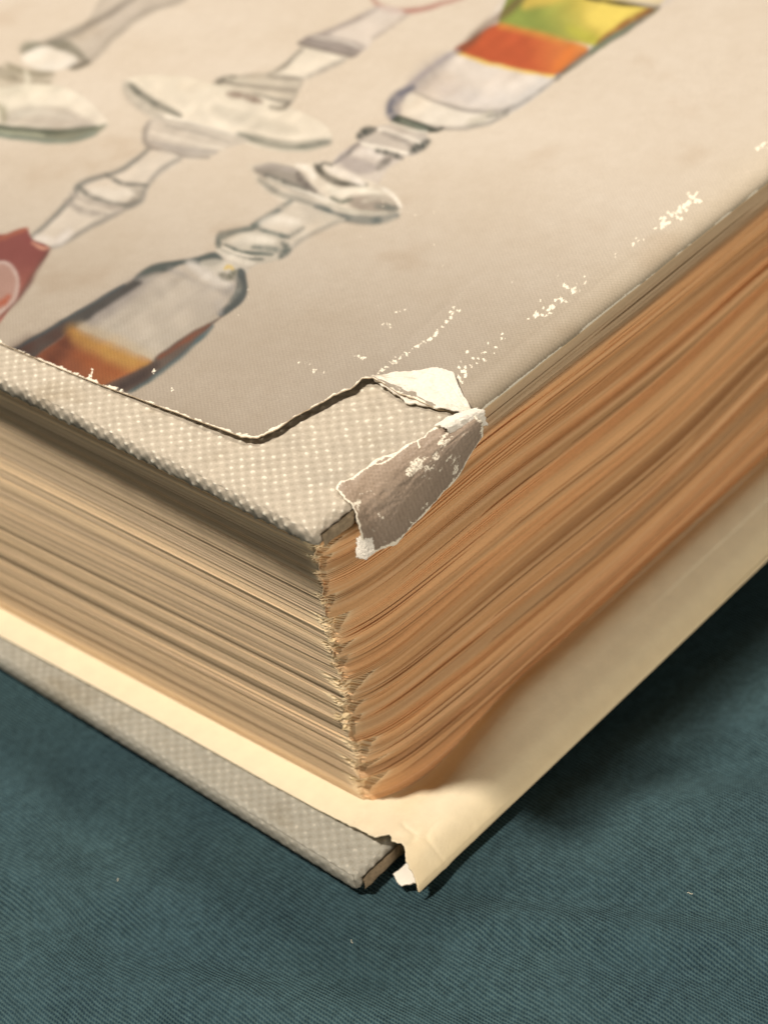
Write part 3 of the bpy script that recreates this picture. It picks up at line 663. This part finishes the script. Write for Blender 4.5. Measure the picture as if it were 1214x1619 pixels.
    L([(346, 390), (346, 376), (360, 368), (398, 361)], 8, (114, 118, 106), .92, 3); L([(366, 380), (396, 376), (430, 382)], 8, (232, 222, 200), .9, 4)
    L([(356, 386), (384, 398), (430, 402)], 4, (106, 114, 102), .9, 2); L([(350, 396), (384, 408), (416, 410)], 4, (112, 116, 104), .85, 2); L([(400, 390), (430, 394), (452, 396)], 5, (128, 130, 116), .85, 3)
    L([(446, 384), (454, 394), (442, 406)], 7, (96, 104, 94), .85, 3); L([(352, 390), (376, 400), (400, 406)], 2.5, (232, 222, 200), .9, 1.5)
    # bottle-like bowl below with amber drink
    G([(340, 398), (402, 416), (386, 428), (391, 452), (384, 478), (352, 500), (335, 516), (290, 560), (250, 592), (205, 622), (170, 650), (-10, 600), (25, 550), (100, 506), (195, 450), (212, 438), (245, 416), (300, 409)], (194, 180, 160), 1, 2.5)
    G([(210, 442), (240, 418), (300, 408), (340, 398), (352, 414), (320, 420), (290, 418), (258, 432), (230, 448)], (98, 106, 98), .95, 4)
    L([(346, 396), (380, 412), (400, 416)], 7, (232, 222, 200), .9, 3); G([(318, 412), (352, 410), (392, 424), (384, 434), (350, 432), (322, 426)], (206, 198, 178), .9, 4)
    L([(300, 416), (330, 436), (366, 452)], 10, (222, 214, 200), .9, 5); L([(270, 426), (310, 452), (352, 462), (372, 452)], 8, (168, 160, 148), .7, 5)
    G([(376, 424), (388, 428), (391, 452), (384, 476), (354, 500), (346, 492), (366, 470), (374, 450)], (88, 96, 92), .93, 3); L([(372, 436), (378, 454), (362, 478)], 4, (150, 146, 132), .8, 3)
    L([(372, 428), (362, 438), (350, 434)], 8, (98, 100, 78), .85, 3.5); L([(356, 424), (362, 420), (368, 424)], 4, (214, 180, 100), .9, 2); L([(352, 468), (344, 480), (348, 494)], 7, (176, 168, 158), .85, 4)
    G([(214, 446), (262, 430), (310, 446), (360, 470), (344, 494), (290, 536), (236, 570), (190, 556), (120, 520)], (199, 186, 168), .95, 6)
    L([(222, 446), (180, 476), (130, 508)], 14, (168, 158, 148), .8, 9); L([(300, 470), (250, 510), (220, 540)], 34, (206, 193, 174), .6, 16)
    G([(-10, 574), (25, 548), (100, 505), (196, 449), (214, 442), (222, 450), (170, 484), (120, 518), (96, 534), (60, 566), (30, 592)], (92, 88, 82), .93, 5)
    L([(20, 558), (60, 540), (104, 520)], 16, (110, 76, 62), .8, 9); L([(22, 552), (100, 506), (196, 450)], 3, (84, 96, 98), .8, 2)
    G([(96, 534), (116, 518), (150, 530), (236, 568), (226, 584), (170, 620), (140, 640), (40, 590), (60, 562)], (160, 94, 56), .97, 4, c2=(184, 116, 62), axis=((110, 590), (190, 570)))
    L([(116, 524), (150, 542), (196, 562), (230, 576)], 22, (206, 160, 84), .85, 9); L([(130, 516), (180, 536), (236, 562)], 10, (208, 190, 160), .7, 7)
    L([(104, 536), (96, 556), (76, 574)], 14, (120, 70, 50), .7, 8); L([(120, 560), (160, 580), (190, 592)], 12, (176, 102, 52), .7, 8)
    G([(352, 500), (334, 516), (290, 560), (250, 592), (204, 622), (172, 640), (150, 620), (232, 578), (248, 562), (290, 532), (336, 508)], (116, 96, 84), .93, 3.5)
    L([(336, 516), (292, 558), (250, 592), (206, 622)], 5, (92, 116, 116), .9, 2.5); L([(330, 514), (290, 540), (250, 566)], 4, (150, 90, 60), .8, 3); L([(246, 578), (216, 600), (186, 616)], 12, (84, 66, 62), .8, 6)

def wear_map(P, edge):
    """white scuffs: ink rubbed off to the paper; blobs in design units"""
    W = P.white; r = np.random.default_rng(12)
    def blob(x, y, s, sq=.6):
        i = P.sel(np.array([[x, y]]), s * 2.2)
        if not len(i): return
        du, dv = P.u[i] - x, P.v[i] - y
        a_ = r.uniform(0, 3.14); ex = du * math.cos(a_) + dv * math.sin(a_); ey = (-du * math.sin(a_) + dv * math.cos(a_)) / sq
        d = np.hypot(ex, ey) + s * .45 * vnoise(du / s * 1.6 + x, dv / s * 1.6 + y, 5)
        W[i] = np.maximum(W[i], .82 * (1 - smooth(s * .2, s * 1.5, d)))
    def trail(p, q, n, spread, s0, s1, k=1.0):
        for t in r.random(n):
            t = t * k; x = p[0] + (q[0] - p[0]) * t; y = p[1] + (q[1] - p[1]) * t
            blob(x + r.normal() * spread, y + r.normal() * spread, r.uniform(s0, s1))
    trail((1100, 312), (1080, 325), 16, 5, 3, 6); trail((1085, 325), (1045, 355), 22, 5, 3, 6); trail((1045, 355), (1000, 385), 8, 3, 2.5, 4.5)
    trail((975, 402), (968, 412), 4, 2, 2, 3.5); trail((925, 440), (900, 460), 9, 4, 2, 4); trail((905, 456), (860, 490), 20, 5, 2.5, 5.5); trail((868, 492), (838, 502), 9, 4, 3, 5)
    trail((800, 530), (780, 545), 6, 4, 2.5, 4.5); trail((778, 555), (725, 575), 14, 8, 2.5, 5); trail((730, 578), (724, 605), 12, 4, 3, 6)
    trail((1212, 225), (1192, 235), 7, 4, 3, 6); trail((722, 488), (712, 498), 8, 3, 2.5, 5); trail((716, 496), (690, 525), 12, 2, 2, 3.5)
    trail((690, 528), (640, 560), 26, 1.6, 2, 3.6); trail((640, 560), (590, 598), 26, 1.6, 2, 3.6); trail((600, 512), (625, 516), 6, 3, 2, 3)
    trail((555, 560), (578, 568), 8, 1.5, 2, 3.2); trail((470, 570), (512, 590), 9, 2.5, 2, 3.2); trail((600, 480), (650, 492), 5, 3, 1.6, 2.6)
    trail((520, 632), (525, 645), 7, 1, 2, 3); trail((268, 620), (290, 612), 4, 2, 1.5, 2.5); trail((236, 598), (245, 586), 6, 1.5, 2, 3.5)
    trail((140, 600), (147, 585), 10, 1.2, 2.2, 3.6); trail((350, 455), (450, 520), 5, 20, 1.4, 2.2); trail((560, 330), (950, 480), 14, 40, 1.3, 2.2)
    # white line along the cut edges
    e = edge + .060 * fbm(P.u / 11, P.v / 11, 33, 4) + .018 * vnoise(P.u / 4, P.v / 4, 34) + .012 - .03 * np.exp(-(np.hypot(P.u - 420, P.v - 695) / 50) ** 2)
    P.white[:] = np.maximum(W, .85 * (1 - smooth(.0, .07, e)))

# jacket sheet: structured grid whose first row follows the cut / torn edge, rows running at 45 degrees inwards
YE = 14.70; EA = .335; EB = .19; ARC = .42                        # fore edge rounding starts at YE, radius RR
FLAT0 = YE
edge_pts = [(11.62, BOOK_Y1), (11.61, 26), (11.60, 22.5), (11.62, 20.5), (11.70, 18.6), (11.80, 17.0), (11.86, 16.22), (11.93, 16.05), (12.18, 15.96), (12.46, 15.95), (12.74, 15.885),
            (13.0, 15.84), (13.28, 15.75), (13.45, 15.78), (13.52, 15.68), (13.50, 15.45), (13.46, 15.18), (13.48, 14.95), (13.50, 14.72), (13.60, 14.52), (13.66, 14.30), (13.72, 14.05)]
edge_pts += [(13.80, 13.80), (BOOK_X1, 13.82)]
ep = np.array(edge_pts); wv = (ep[:, 0] - ep[:, 1]) / math.sqrt(2); nv_ = (ep[:, 0] + ep[:, 1]) / math.sqrt(2)
assert (np.diff(wv) > 0).all(), wv
w_near = wv[-2]
ws = nonuni([(wv[0], -8.2, .7), (-8.2, -4.5, .025), (-4.5, 3.0, .019), (3.0, 5.6, .026), (5.6, wv[-1], .7)])
near = np.interp(ws, wv, nv_)
rag = (.020 * fbm(ws * 6, 0, 44, 4) + .010 * vnoise(ws * 30, 0, 45)) * ((ws > -3.1) & (ws < w_near)) + .006 * fbm(ws * 7, 0, 46, 3)
near = near + rag
far = np.minimum((2 * BOOK_X1) / math.sqrt(2) - ws, (2 * BOOK_Y1) / math.sqrt(2) + ws); far = np.maximum(far, near + .05)
g0 = nonuni([(0, .12, .012), (.12, 3.2, .021), (3.2, 7, .027), (7, 13.5, .034), (13.5, 20, .7)]); g0 = g0 / g0[-1]
GL = 20.0
Tlen = far - near
# keep true spacing near the edge, stretch only the far unseen end
def trow(L):
    s = g0 * GL
    return np.minimum(s, 13.5) * min(1, L / 13.5) + np.clip(s - 13.5, 0, None) / 6.5 * max(0, L - 13.5)
T = np.stack([trow(L) for L in Tlen]); WW = ws[:, None] + 0 * T; NN = near[:, None] + T
PX = (WW + NN) / math.sqrt(2); PY = (NN - WW) / math.sqrt(2)
edge_d = np.minimum(T * .72, 9) ; edge_d = np.where(ws[:, None] > w_near, 9, edge_d)
def jacket_xyz(px, py, lift):
    """flat sheet coordinates -> wrapped position (rounding over the fore edge when py < FLAT0)"""
    s = FLAT0 - py; a = np.clip(s / ARC, 0, 1) * math.pi / 2; ex = np.clip(s - ARC, 0, None)
    tuck = smooth(0, .06, ex)
    y = FLAT0 - EA * np.sin(a) + ex * .98 + .006 * vnoise(px * 1.7, 0, 57) * np.sin(a); z = ZJ - EB + EB * np.cos(a) - .03 * tuck - .09 * smooth(.06, .4, ex)
    x = px
    y = np.where(s <= 0, py, y); z = np.where(s <= 0, ZJ, z)
    return x, y, z + lift * (s <= 0.02)
lift = .06 * np.exp(-T / .30) * smooth(-5.5, -2.9, WW) * (1 - smooth(-1.2, -.6, WW)) + .012 * np.exp(-T / .2)
lift = lift + .012 * np.clip(fbm(PX / 2.5, PY / 2.5, 55, 2), -1, 1)
# crease ridge running up from the torn notch
cr_d = ((PX - 13.5) * -math.sin(math.radians(8)) + (PY - 15.75) * math.cos(math.radians(8)))
lift = lift + .014 * np.exp(-(cr_d / .06) ** 2) * smooth(13.4, 13.7, PX) * (1 - smooth(15, 16.5, PX))
x_, y_, z_ = jacket_xyz(PX, PY, lift)
V = np.stack([x_, y_, z_], -1).reshape(-1, 3)
u_, v_ = design_uv(PX.ravel(), PY.ravel())
P = Print(u_, v_); paint_goblets(P)
# faint refraction streaks inside the drawn glass
ga = (P.u * .80 - P.v * .60); gb = (P.u * .60 + P.v * .80)
stk = 1 + P.glass * (.07 * np.tanh(1.6 * vnoise(ga / 34, gb / 12, 211)) - .02 + .05 * vnoise(ga / 14, gb / 36, 212))
P.rgb *= stk[:, None]; P.u, P.v = P.ou, P.ov; wear_map(P, edge_d.ravel())
# the lower fold of the sheet is worn white in a broken line
s_f = FLAT0 - PY.ravel()
fold_w = (1 - smooth(.015, .07, np.abs(s_f - ARC) + .016 * vnoise(PX.ravel() * 5, 0, 66))) * smooth(.0, .35, fbm(PX.ravel() * 2.3, 0, 67, 3) + .35)
P.white = np.maximum(P.white, fold_w * .9)
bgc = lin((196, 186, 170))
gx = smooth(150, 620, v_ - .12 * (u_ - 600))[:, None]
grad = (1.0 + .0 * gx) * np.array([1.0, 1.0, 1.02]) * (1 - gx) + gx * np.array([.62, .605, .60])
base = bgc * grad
# yellowed, dirtier paper towards the fore edge
ed = np.exp(-np.clip(PY.ravel() - 14.3, 0, None) / .42)[:, None] * .55
base = base * (1 - ed) + base * np.array([.90, .84, .66]) * ed
st = (smooth(.25, .75, fbm(PX.ravel() / .9, PY.ravel() / .9, 77, 4)) * .10)[:, None]; base = base * (1 - st * np.array([.7, 1.0, 1.3]))
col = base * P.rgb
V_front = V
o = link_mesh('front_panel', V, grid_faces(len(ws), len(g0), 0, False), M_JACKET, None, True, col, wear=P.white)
parent_keep(o, jacket); tag(o, 'front of the paper jacket printed with clear glass goblets, scuffed white')
# paper thickness shown along the cut and torn edge
nvr = len(g0); e0 = V.reshape(len(ws), nvr, 3)[:, 0, :]; mk = ws < w_near + .02; e0 = e0[mk]
e1 = e0.copy(); e1[:, 2] -= .016; e2 = e1.copy(); e2[:, 0] += .03; e2[:, 1] += .02
ee = e0.copy(); ee[:, :2] += (.0, .0)
o = link_mesh('cut_edge', np.concatenate([e0, e1, e2]), grid_faces(3, len(e0), 0, True), M_FIBRE, None, False, np.tile(lin((226, 208, 180)), (3 * len(e0), 1)))
parent_keep(o, jacket)

# ---- ragged paper pieces: patch from a boundary polygon in a plane with its own fluff
def patch(name, corners, nu, nv, mat, colf, fluff, thick, seed, rag=.03, bulge=None, wearf=None, bot_c=(246, 238, 222)):
    """four-sided patch; corners are lists of 3d points for side A (u=0) and side B (u=1), joined by v"""
    A, B = [spline3(c, nv) for c in corners]
    us = np.linspace(0, 1, nu)[:, None, None]
    G = A[None] * (1 - us) + B[None] * us
    if bulge is not None: G = G + bulge(np.linspace(0, 1, nu)[:, None], np.linspace(0, 1, nv)[None, :])
    U, W = np.meshgrid(np.linspace(0, 1, nu), np.linspace(0, 1, nv), indexing='ij')
    du = np.gradient(G, axis=0); dv = np.gradient(G, axis=1); n = np.cross(du, dv); n /= np.linalg.norm(n, axis=2, keepdims=True) + 1e-9
    ru = du / (np.linalg.norm(du, axis=2, keepdims=True) + 1e-9); rv = dv / (np.linalg.norm(dv, axis=2, keepdims=True) + 1e-9)
    bu = np.exp(-U / .04) - np.exp(-(1 - U) / .04); bv = np.exp(-W / .04) - np.exp(-(1 - W) / .04)
    G = G + ru * (bu * rag * fbm(W * 9, 0, seed, 4))[..., None] + rv * (bv * rag * fbm(U * 9, 0, seed + 3, 4))[..., None]
    G = G + n * (fluff * fbm(U * 12, W * 12, seed + 7, 4))[..., None]
    top = G + n * thick / 2; bot = G - n * thick / 2
    N = nu * nv; F = [grid_faces(nu, nv, 0, False), grid_faces(nu, nv, N, True)]
    def rim(ids, fl):
        a, b = ids[:-1], ids[1:]; f = np.stack([a, a + N, b + N, b], -1); return f[:, ::-1] if fl else f
    idm = np.arange(N).reshape(nu, nv)
    F += [rim(idm[0], True), rim(idm[-1], False), rim(idm[:, 0], False), rim(idm[:, -1], True)]
    ct = colf(U, W).reshape(-1, 3)
    return link_mesh(name, np.concatenate([top.reshape(-1, 3), bot.reshape(-1, 3)]), np.concatenate(F), mat, None, True, np.concatenate([ct, np.tile(lin(bot_c), (N, 1))]), wear=None if wearf is None else np.concatenate([wearf(U, W).ravel(), np.zeros(N)]))
def spline3(pts, n):
    p = np.array(pts, float); q = np.vstack([2 * p[0] - p[1], p, 2 * p[-1] - p[-2]]); out = []
    t = np.linspace(0, len(p) - 1 - 1e-9, n)
    for tt in t:
        i = int(tt); f = tt - i; a, b, c, d = q[i], q[i + 1], q[i + 2], q[i + 3]
        out.append(.5 * (2 * b + (c - a) * f + (2 * a - 5 * b + 4 * c - d) * f ** 2 + (3 * b - a - 3 * c + d) * f ** 3))
    return np.array(out)
zt = ZJ + .03
# split white layer where the printed face peeled off the paper
def fib(U, W): return lin((248, 241, 226)) * (1 + .05 * fbm(U * 20, W * 20, 3, 3))[..., None]
o = patch('peeled_paper', ([(13.56, 15.69, zt + .01), (13.46, 15.30, zt - .005), (13.44, 14.98, zt - .01), (13.50, 14.72, zt - .01), (13.60, 14.48, zt - .02), (13.64, 14.28, zt - .06)],
                           [(13.62, 15.66, zt + .02), (13.88, 15.36, zt + .03), (14.06, 15.12, zt + .035), (14.12, 14.95, zt + .03), (13.93, 14.66, zt + .01), (13.76, 14.34, zt - .05)]), 60, 100, M_FIBRE, fib, .030, .02, 21, .06)
parent_keep(o, jacket); tag(o, 'white torn paper layer peeled up beside the bare corner')
# the corner of the jacket torn loose and bent down over the end of the board
def flapc(U, W):
    return lin((156, 139, 122)) * (1 + .14 * fbm(U * 3, W * 4, 8, 3) - .10 * smooth(.5, 1, U))[..., None]
def flapw(U, W):
    e = np.minimum(np.minimum(U, 1 - U) * .8, np.minimum(W, 1 - W) * 1.6) + .02 * fbm(U * 10, W * 18, 5, 4)
    w = .9 * (1 - smooth(.0, .05, e))
    sc = .62 * smooth(.10, .5, fbm(U * 7 + 2, W * 11, 15, 4) + .10 * np.exp(-((U - .35) ** 2 + (W - .62) ** 2) / .03))
    cr = .8 * np.exp(-(np.abs(vnoise(U * 4, W * 5, 61)) / .05) ** 2) * smooth(.1, .5, vnoise(U * 3, W * 3, 62))
    return np.maximum(np.maximum(w, sc), cr)
o = patch('torn_corner_flap', ([(11.78, 14.62, zt + .01), (12.05, 14.62, zt + .015), (12.42, 14.54, zt + .02), (12.80, 14.46, zt + .02), (13.10, 14.38, zt + .02), (13.62, 14.27, zt - .01)],
                               [(11.66, 14.17, 4.86), (11.84, 14.15, 4.76), (12.10, 14.13, 4.74), (12.55, 14.12, 4.80), (13.05, 14.11, 4.93), (13.66, 14.12, 5.20)]), 110, 200, M_JACKET, flapc, .012, .018, 31, .05, wearf=flapw,
           bulge=lambda U, W: np.stack([0 * U * W, -.10 * np.sin(np.pi * U ** .8) + 0 * W, .12 * np.sin(np.pi * U) + 0 * W], -1))
parent_keep(o, jacket); tag(o, 'torn corner flap of the jacket, brownish and scuffed, bent down over the board end')
# white curl at the far end of that flap, and the little white tip hanging at its near end
o = patch('white_curl', ([(13.20, 14.40, zt + .035), (13.48, 14.34, zt + .04), (13.74, 14.24, zt - .0)], [(13.22, 14.22, 5.44), (13.50, 14.15, 5.40), (13.78, 14.13, 5.30)]), 40, 70, M_FIBRE, fib, .010, .02, 41, .05,
          bulge=lambda U, W: np.stack([0 * U * W, -.05 * np.sin(np.pi * U) + 0 * W, .09 * np.sin(np.pi * U) + 0 * W], -1))
parent_keep(o, jacket)
o = patch('white_tip', ([(11.64, 14.26, 5.06), (11.72, 14.22, 5.06), (11.80, 14.2, 4.98)], [(11.50, 14.17, 4.90), (11.60, 14.13, 4.84), (11.74, 14.13, 4.84)]), 40, 40, M_FIBRE, fib, .005, .02, 47, .03)
parent_keep(o, jacket)

# ---- back panel of the jacket: wraps below the back board, bulges past its fore edge and folds in over it
bx = nonuni([(0, 1.4, .022), (1.4, 3.5, .06), (3.5, 10, .2), (10, 25, 1.5)])     # distance from the near cut edge
# cross section (y, z) walked from under the text block outwards, round the roll and back under the board
sec = spline3([(0, BOOK_Y1 - .5, .37), (0, 26, .37), (0, 18.5, .37), (0, 16.2, .37), (0, 15.3, .372), (0, 14.95, .372), (0, 14.66, .372), (0, 14.36, .44), (0, 14.12, .44), (0, 13.89, .37), (0, 13.73, .22), (0, 13.66, .09), (0, 13.74, .012), (0, 13.92, .004), (0, 14.3, -.002), (0, 15.2, -.006), (0, 22, -.008)], 190)
sy_, sz_ = sec[:, 1], sec[:, 2]; S = np.linspace(0, 1, len(sy_)) 
def near_x(y, k):
    """where the near edge of the sheet is, along its section"""
    base_x = np.interp(y, [14.2, 14.4, 15.0, 16.05, 18.5, 22, 34], [11.36, 11.13, 11.10, 11.06, 10.98, 10.82, 10.6])
    return base_x
kroll = S * 16 - 2
out_i = int(np.argmin(sy_)); past = np.arange(len(sy_)) > out_i
torn_x = np.interp(sy_, [13.66, 13.70, 13.76, 13.84, 13.95, 14.06, 14.2, 14.33, 14.45, 14.6], [10.98, 11.01, 11.04, 11.06, 11.11, 11.22, 11.18, 11.23, 11.12, 11.11])
flap_x = np.where(sy_ > 14.6, near_x(sy_, 0), torn_x)
flap_x = np.where(past, np.interp(sy_, [13.66, 13.72, 13.85, 14.2], [10.99, 11.35, 11.72, 11.85]), flap_x)
flap_x = flap_x + ((sy_ < 14.5) & (sy_ > 13.68)) * (.03 * fbm(S * 90, 0, 91, 4)) + .006 * fbm(S * 60, 0, 92, 3)
GX = flap_x[:, None] + bx[None, :]
GY = sy_[:, None] + 0 * GX; GZ = sz_[:, None] + 0 * GX
# loosened near the corner: the flap lifts off the board, the roll gets crumpled and flattens
dd = bx[None, :]
top = (kroll < 8.5)[:, None]
GZ = GZ + top * (.045 * np.exp(-dd / .55) * smooth(15.6, 14.6, GY) * smooth(13.7, 14.2, GY)) + (.034 * fbm(GX / .42, GY / .36, 95, 4) - .022 * np.exp(-(vnoise(GX / .5, GY / .4, 96) / .10) ** 2)) * np.exp(-dd / .7) * (GY < 15.0) * (kroll > 3)[:, None] * (kroll < 9.5)[:, None]
GZ = GZ + top * .23 * smooth(12.1, 14.3, GX) * smooth(13.74, 14.62, GY) * (1 - smooth(14.8, 15.4, GY))
GZ = GZ + .02 * vnoise(GX / 2.5, GY / 1.0, 96) * (GY < 14.6) * top
GY = GY + .02 * vnoise(GX / 2.2, 0, 97) * ((kroll > 6) & (kroll < 11))[:, None]
# extend the flat flap along the whole head edge of the back cover
cc = np.tile(lin((243, 229, 196)), (GX.size, 1)).reshape(*GX.shape, 3)
tn = (smooth(.1, .8, fbm(GX / 1.2, GY / .6, 98, 3)) * .06)[..., None]; cc = cc * (1 - tn * np.array([.5, 1, 1.8]))
rimw = (1 - smooth(.01, .07, dd + .03 * fbm(GX * 5, GY * 5 + S[:, None] * 30, 99, 3)))[..., None]; cc = cc * (1 - rimw * .5) + lin((238, 222, 190)) * rimw * .5
roll = smooth(5.6, 9.0, kroll)[:, None, None]; cc = cc * (1 - roll * np.array([.05, .10, .20]))  # shading falloff round the roll, painted into the cream colour
def sheet(name, GX, GY, GZ, cc, mat, t=.02):
    n, m = GX.shape; P = np.stack([GX, GY, GZ], -1)
    du = np.gradient(P, axis=0); dv = np.gradient(P, axis=1); nn = np.cross(du, dv); nn /= np.linalg.norm(nn, axis=2, keepdims=True) + 1e-9
    Q = P - nn * t; N = n * m; idm = np.arange(N).reshape(n, m)
    F = [grid_faces(n, m, 0), grid_faces(n, m, N, True)]
    for ids, fl in ((idm[0], True), (idm[-1], False), (idm[:, 0], False), (idm[:, -1], True)):
        a, b = ids[:-1], ids[1:]; f = np.stack([a, a + N, b + N, b], -1); F.append(f[:, ::-1] if fl else f)
    c = cc.reshape(-1, 3)
    o = link_mesh(name, np.concatenate([P.reshape(-1, 3), Q.reshape(-1, 3)]), np.concatenate(F), mat, None, True, np.concatenate([c, c]))
    parent_keep(o, jacket); return o
o = sheet('back_panel', GX, GY, GZ, cc, M_CREAM); tag(o, 'cream unprinted back of the jacket rolled loosely round the back board')
# torn scrap of the same sheet showing under the board corner
o = patch('torn_scrap', ([(11.02, 14.14, .050), (10.96, 14.02, .045), (10.95, 13.95, .040)], [(11.5, 14.1, .060), (11.32, 13.86, .055), (11.12, 13.80, .040)]), 24, 24, M_CREAM, lambda U, W: lin((238, 222, 190)) * (1 + 0 * U)[..., None], .003, .02, 51, .012)
parent_keep(o, jacket)
# jacket spine, closing the wrap on the far side
sp = []; ang = np.linspace(-90, 90, 25)
for xv in (11.6, BOOK_X1):
    for a_ in ang: sp.append((xv, 33.75 + 1.25 * math.cos(math.radians(a_)), 2.73 + 2.735 * math.sin(math.radians(a_))))
o = link_mesh('jacket_spine', np.array(sp), grid_faces(2, len(ang), 0, True), M_JACKET, None, True, np.tile(bgc, (len(sp), 1))); parent_keep(o, jacket)

# lint on the cloth
Vs, Fs, b0 = [], [], 0
for (px, py, s, a) in ((9.95, 13.85, .03, 1.2), (14.6, 10.9, .03, .6), (12.9, 11.0, .035, 2.0), (8.9, 17.0, .02, .9)):
    n = 7; t = np.linspace(-1, 1, n); cx = px + s * t * math.cos(a) + .25 * s * np.sin(t * 3); cy = py + s * t * math.sin(a) + .25 * s * np.cos(t * 4)
    ring = []
    for k in range(n):
        for q in range(4):
            th = q * math.pi / 2; ring.append((cx[k] - math.sin(a) * .006 * math.cos(th), cy[k] + math.cos(a) * .006 * math.cos(th), .045 + .006 * math.sin(th)))
    Vs += ring
    for k in range(n - 1):
        for q in range(4): Fs.append((b0 + k * 4 + q, b0 + k * 4 + (q + 1) % 4, b0 + (k + 1) * 4 + (q + 1) % 4, b0 + (k + 1) * 4 + q))
    b0 += 4 * n
o = link_mesh('lint', np.array(Vs), np.array(Fs), M_FIBRE, None, True, np.tile(lin((210, 205, 185)), (len(Vs), 1)))
tag(o, 'tiny pale lint fibres scattered on the teal cloth', 'lint', kind='stuff')
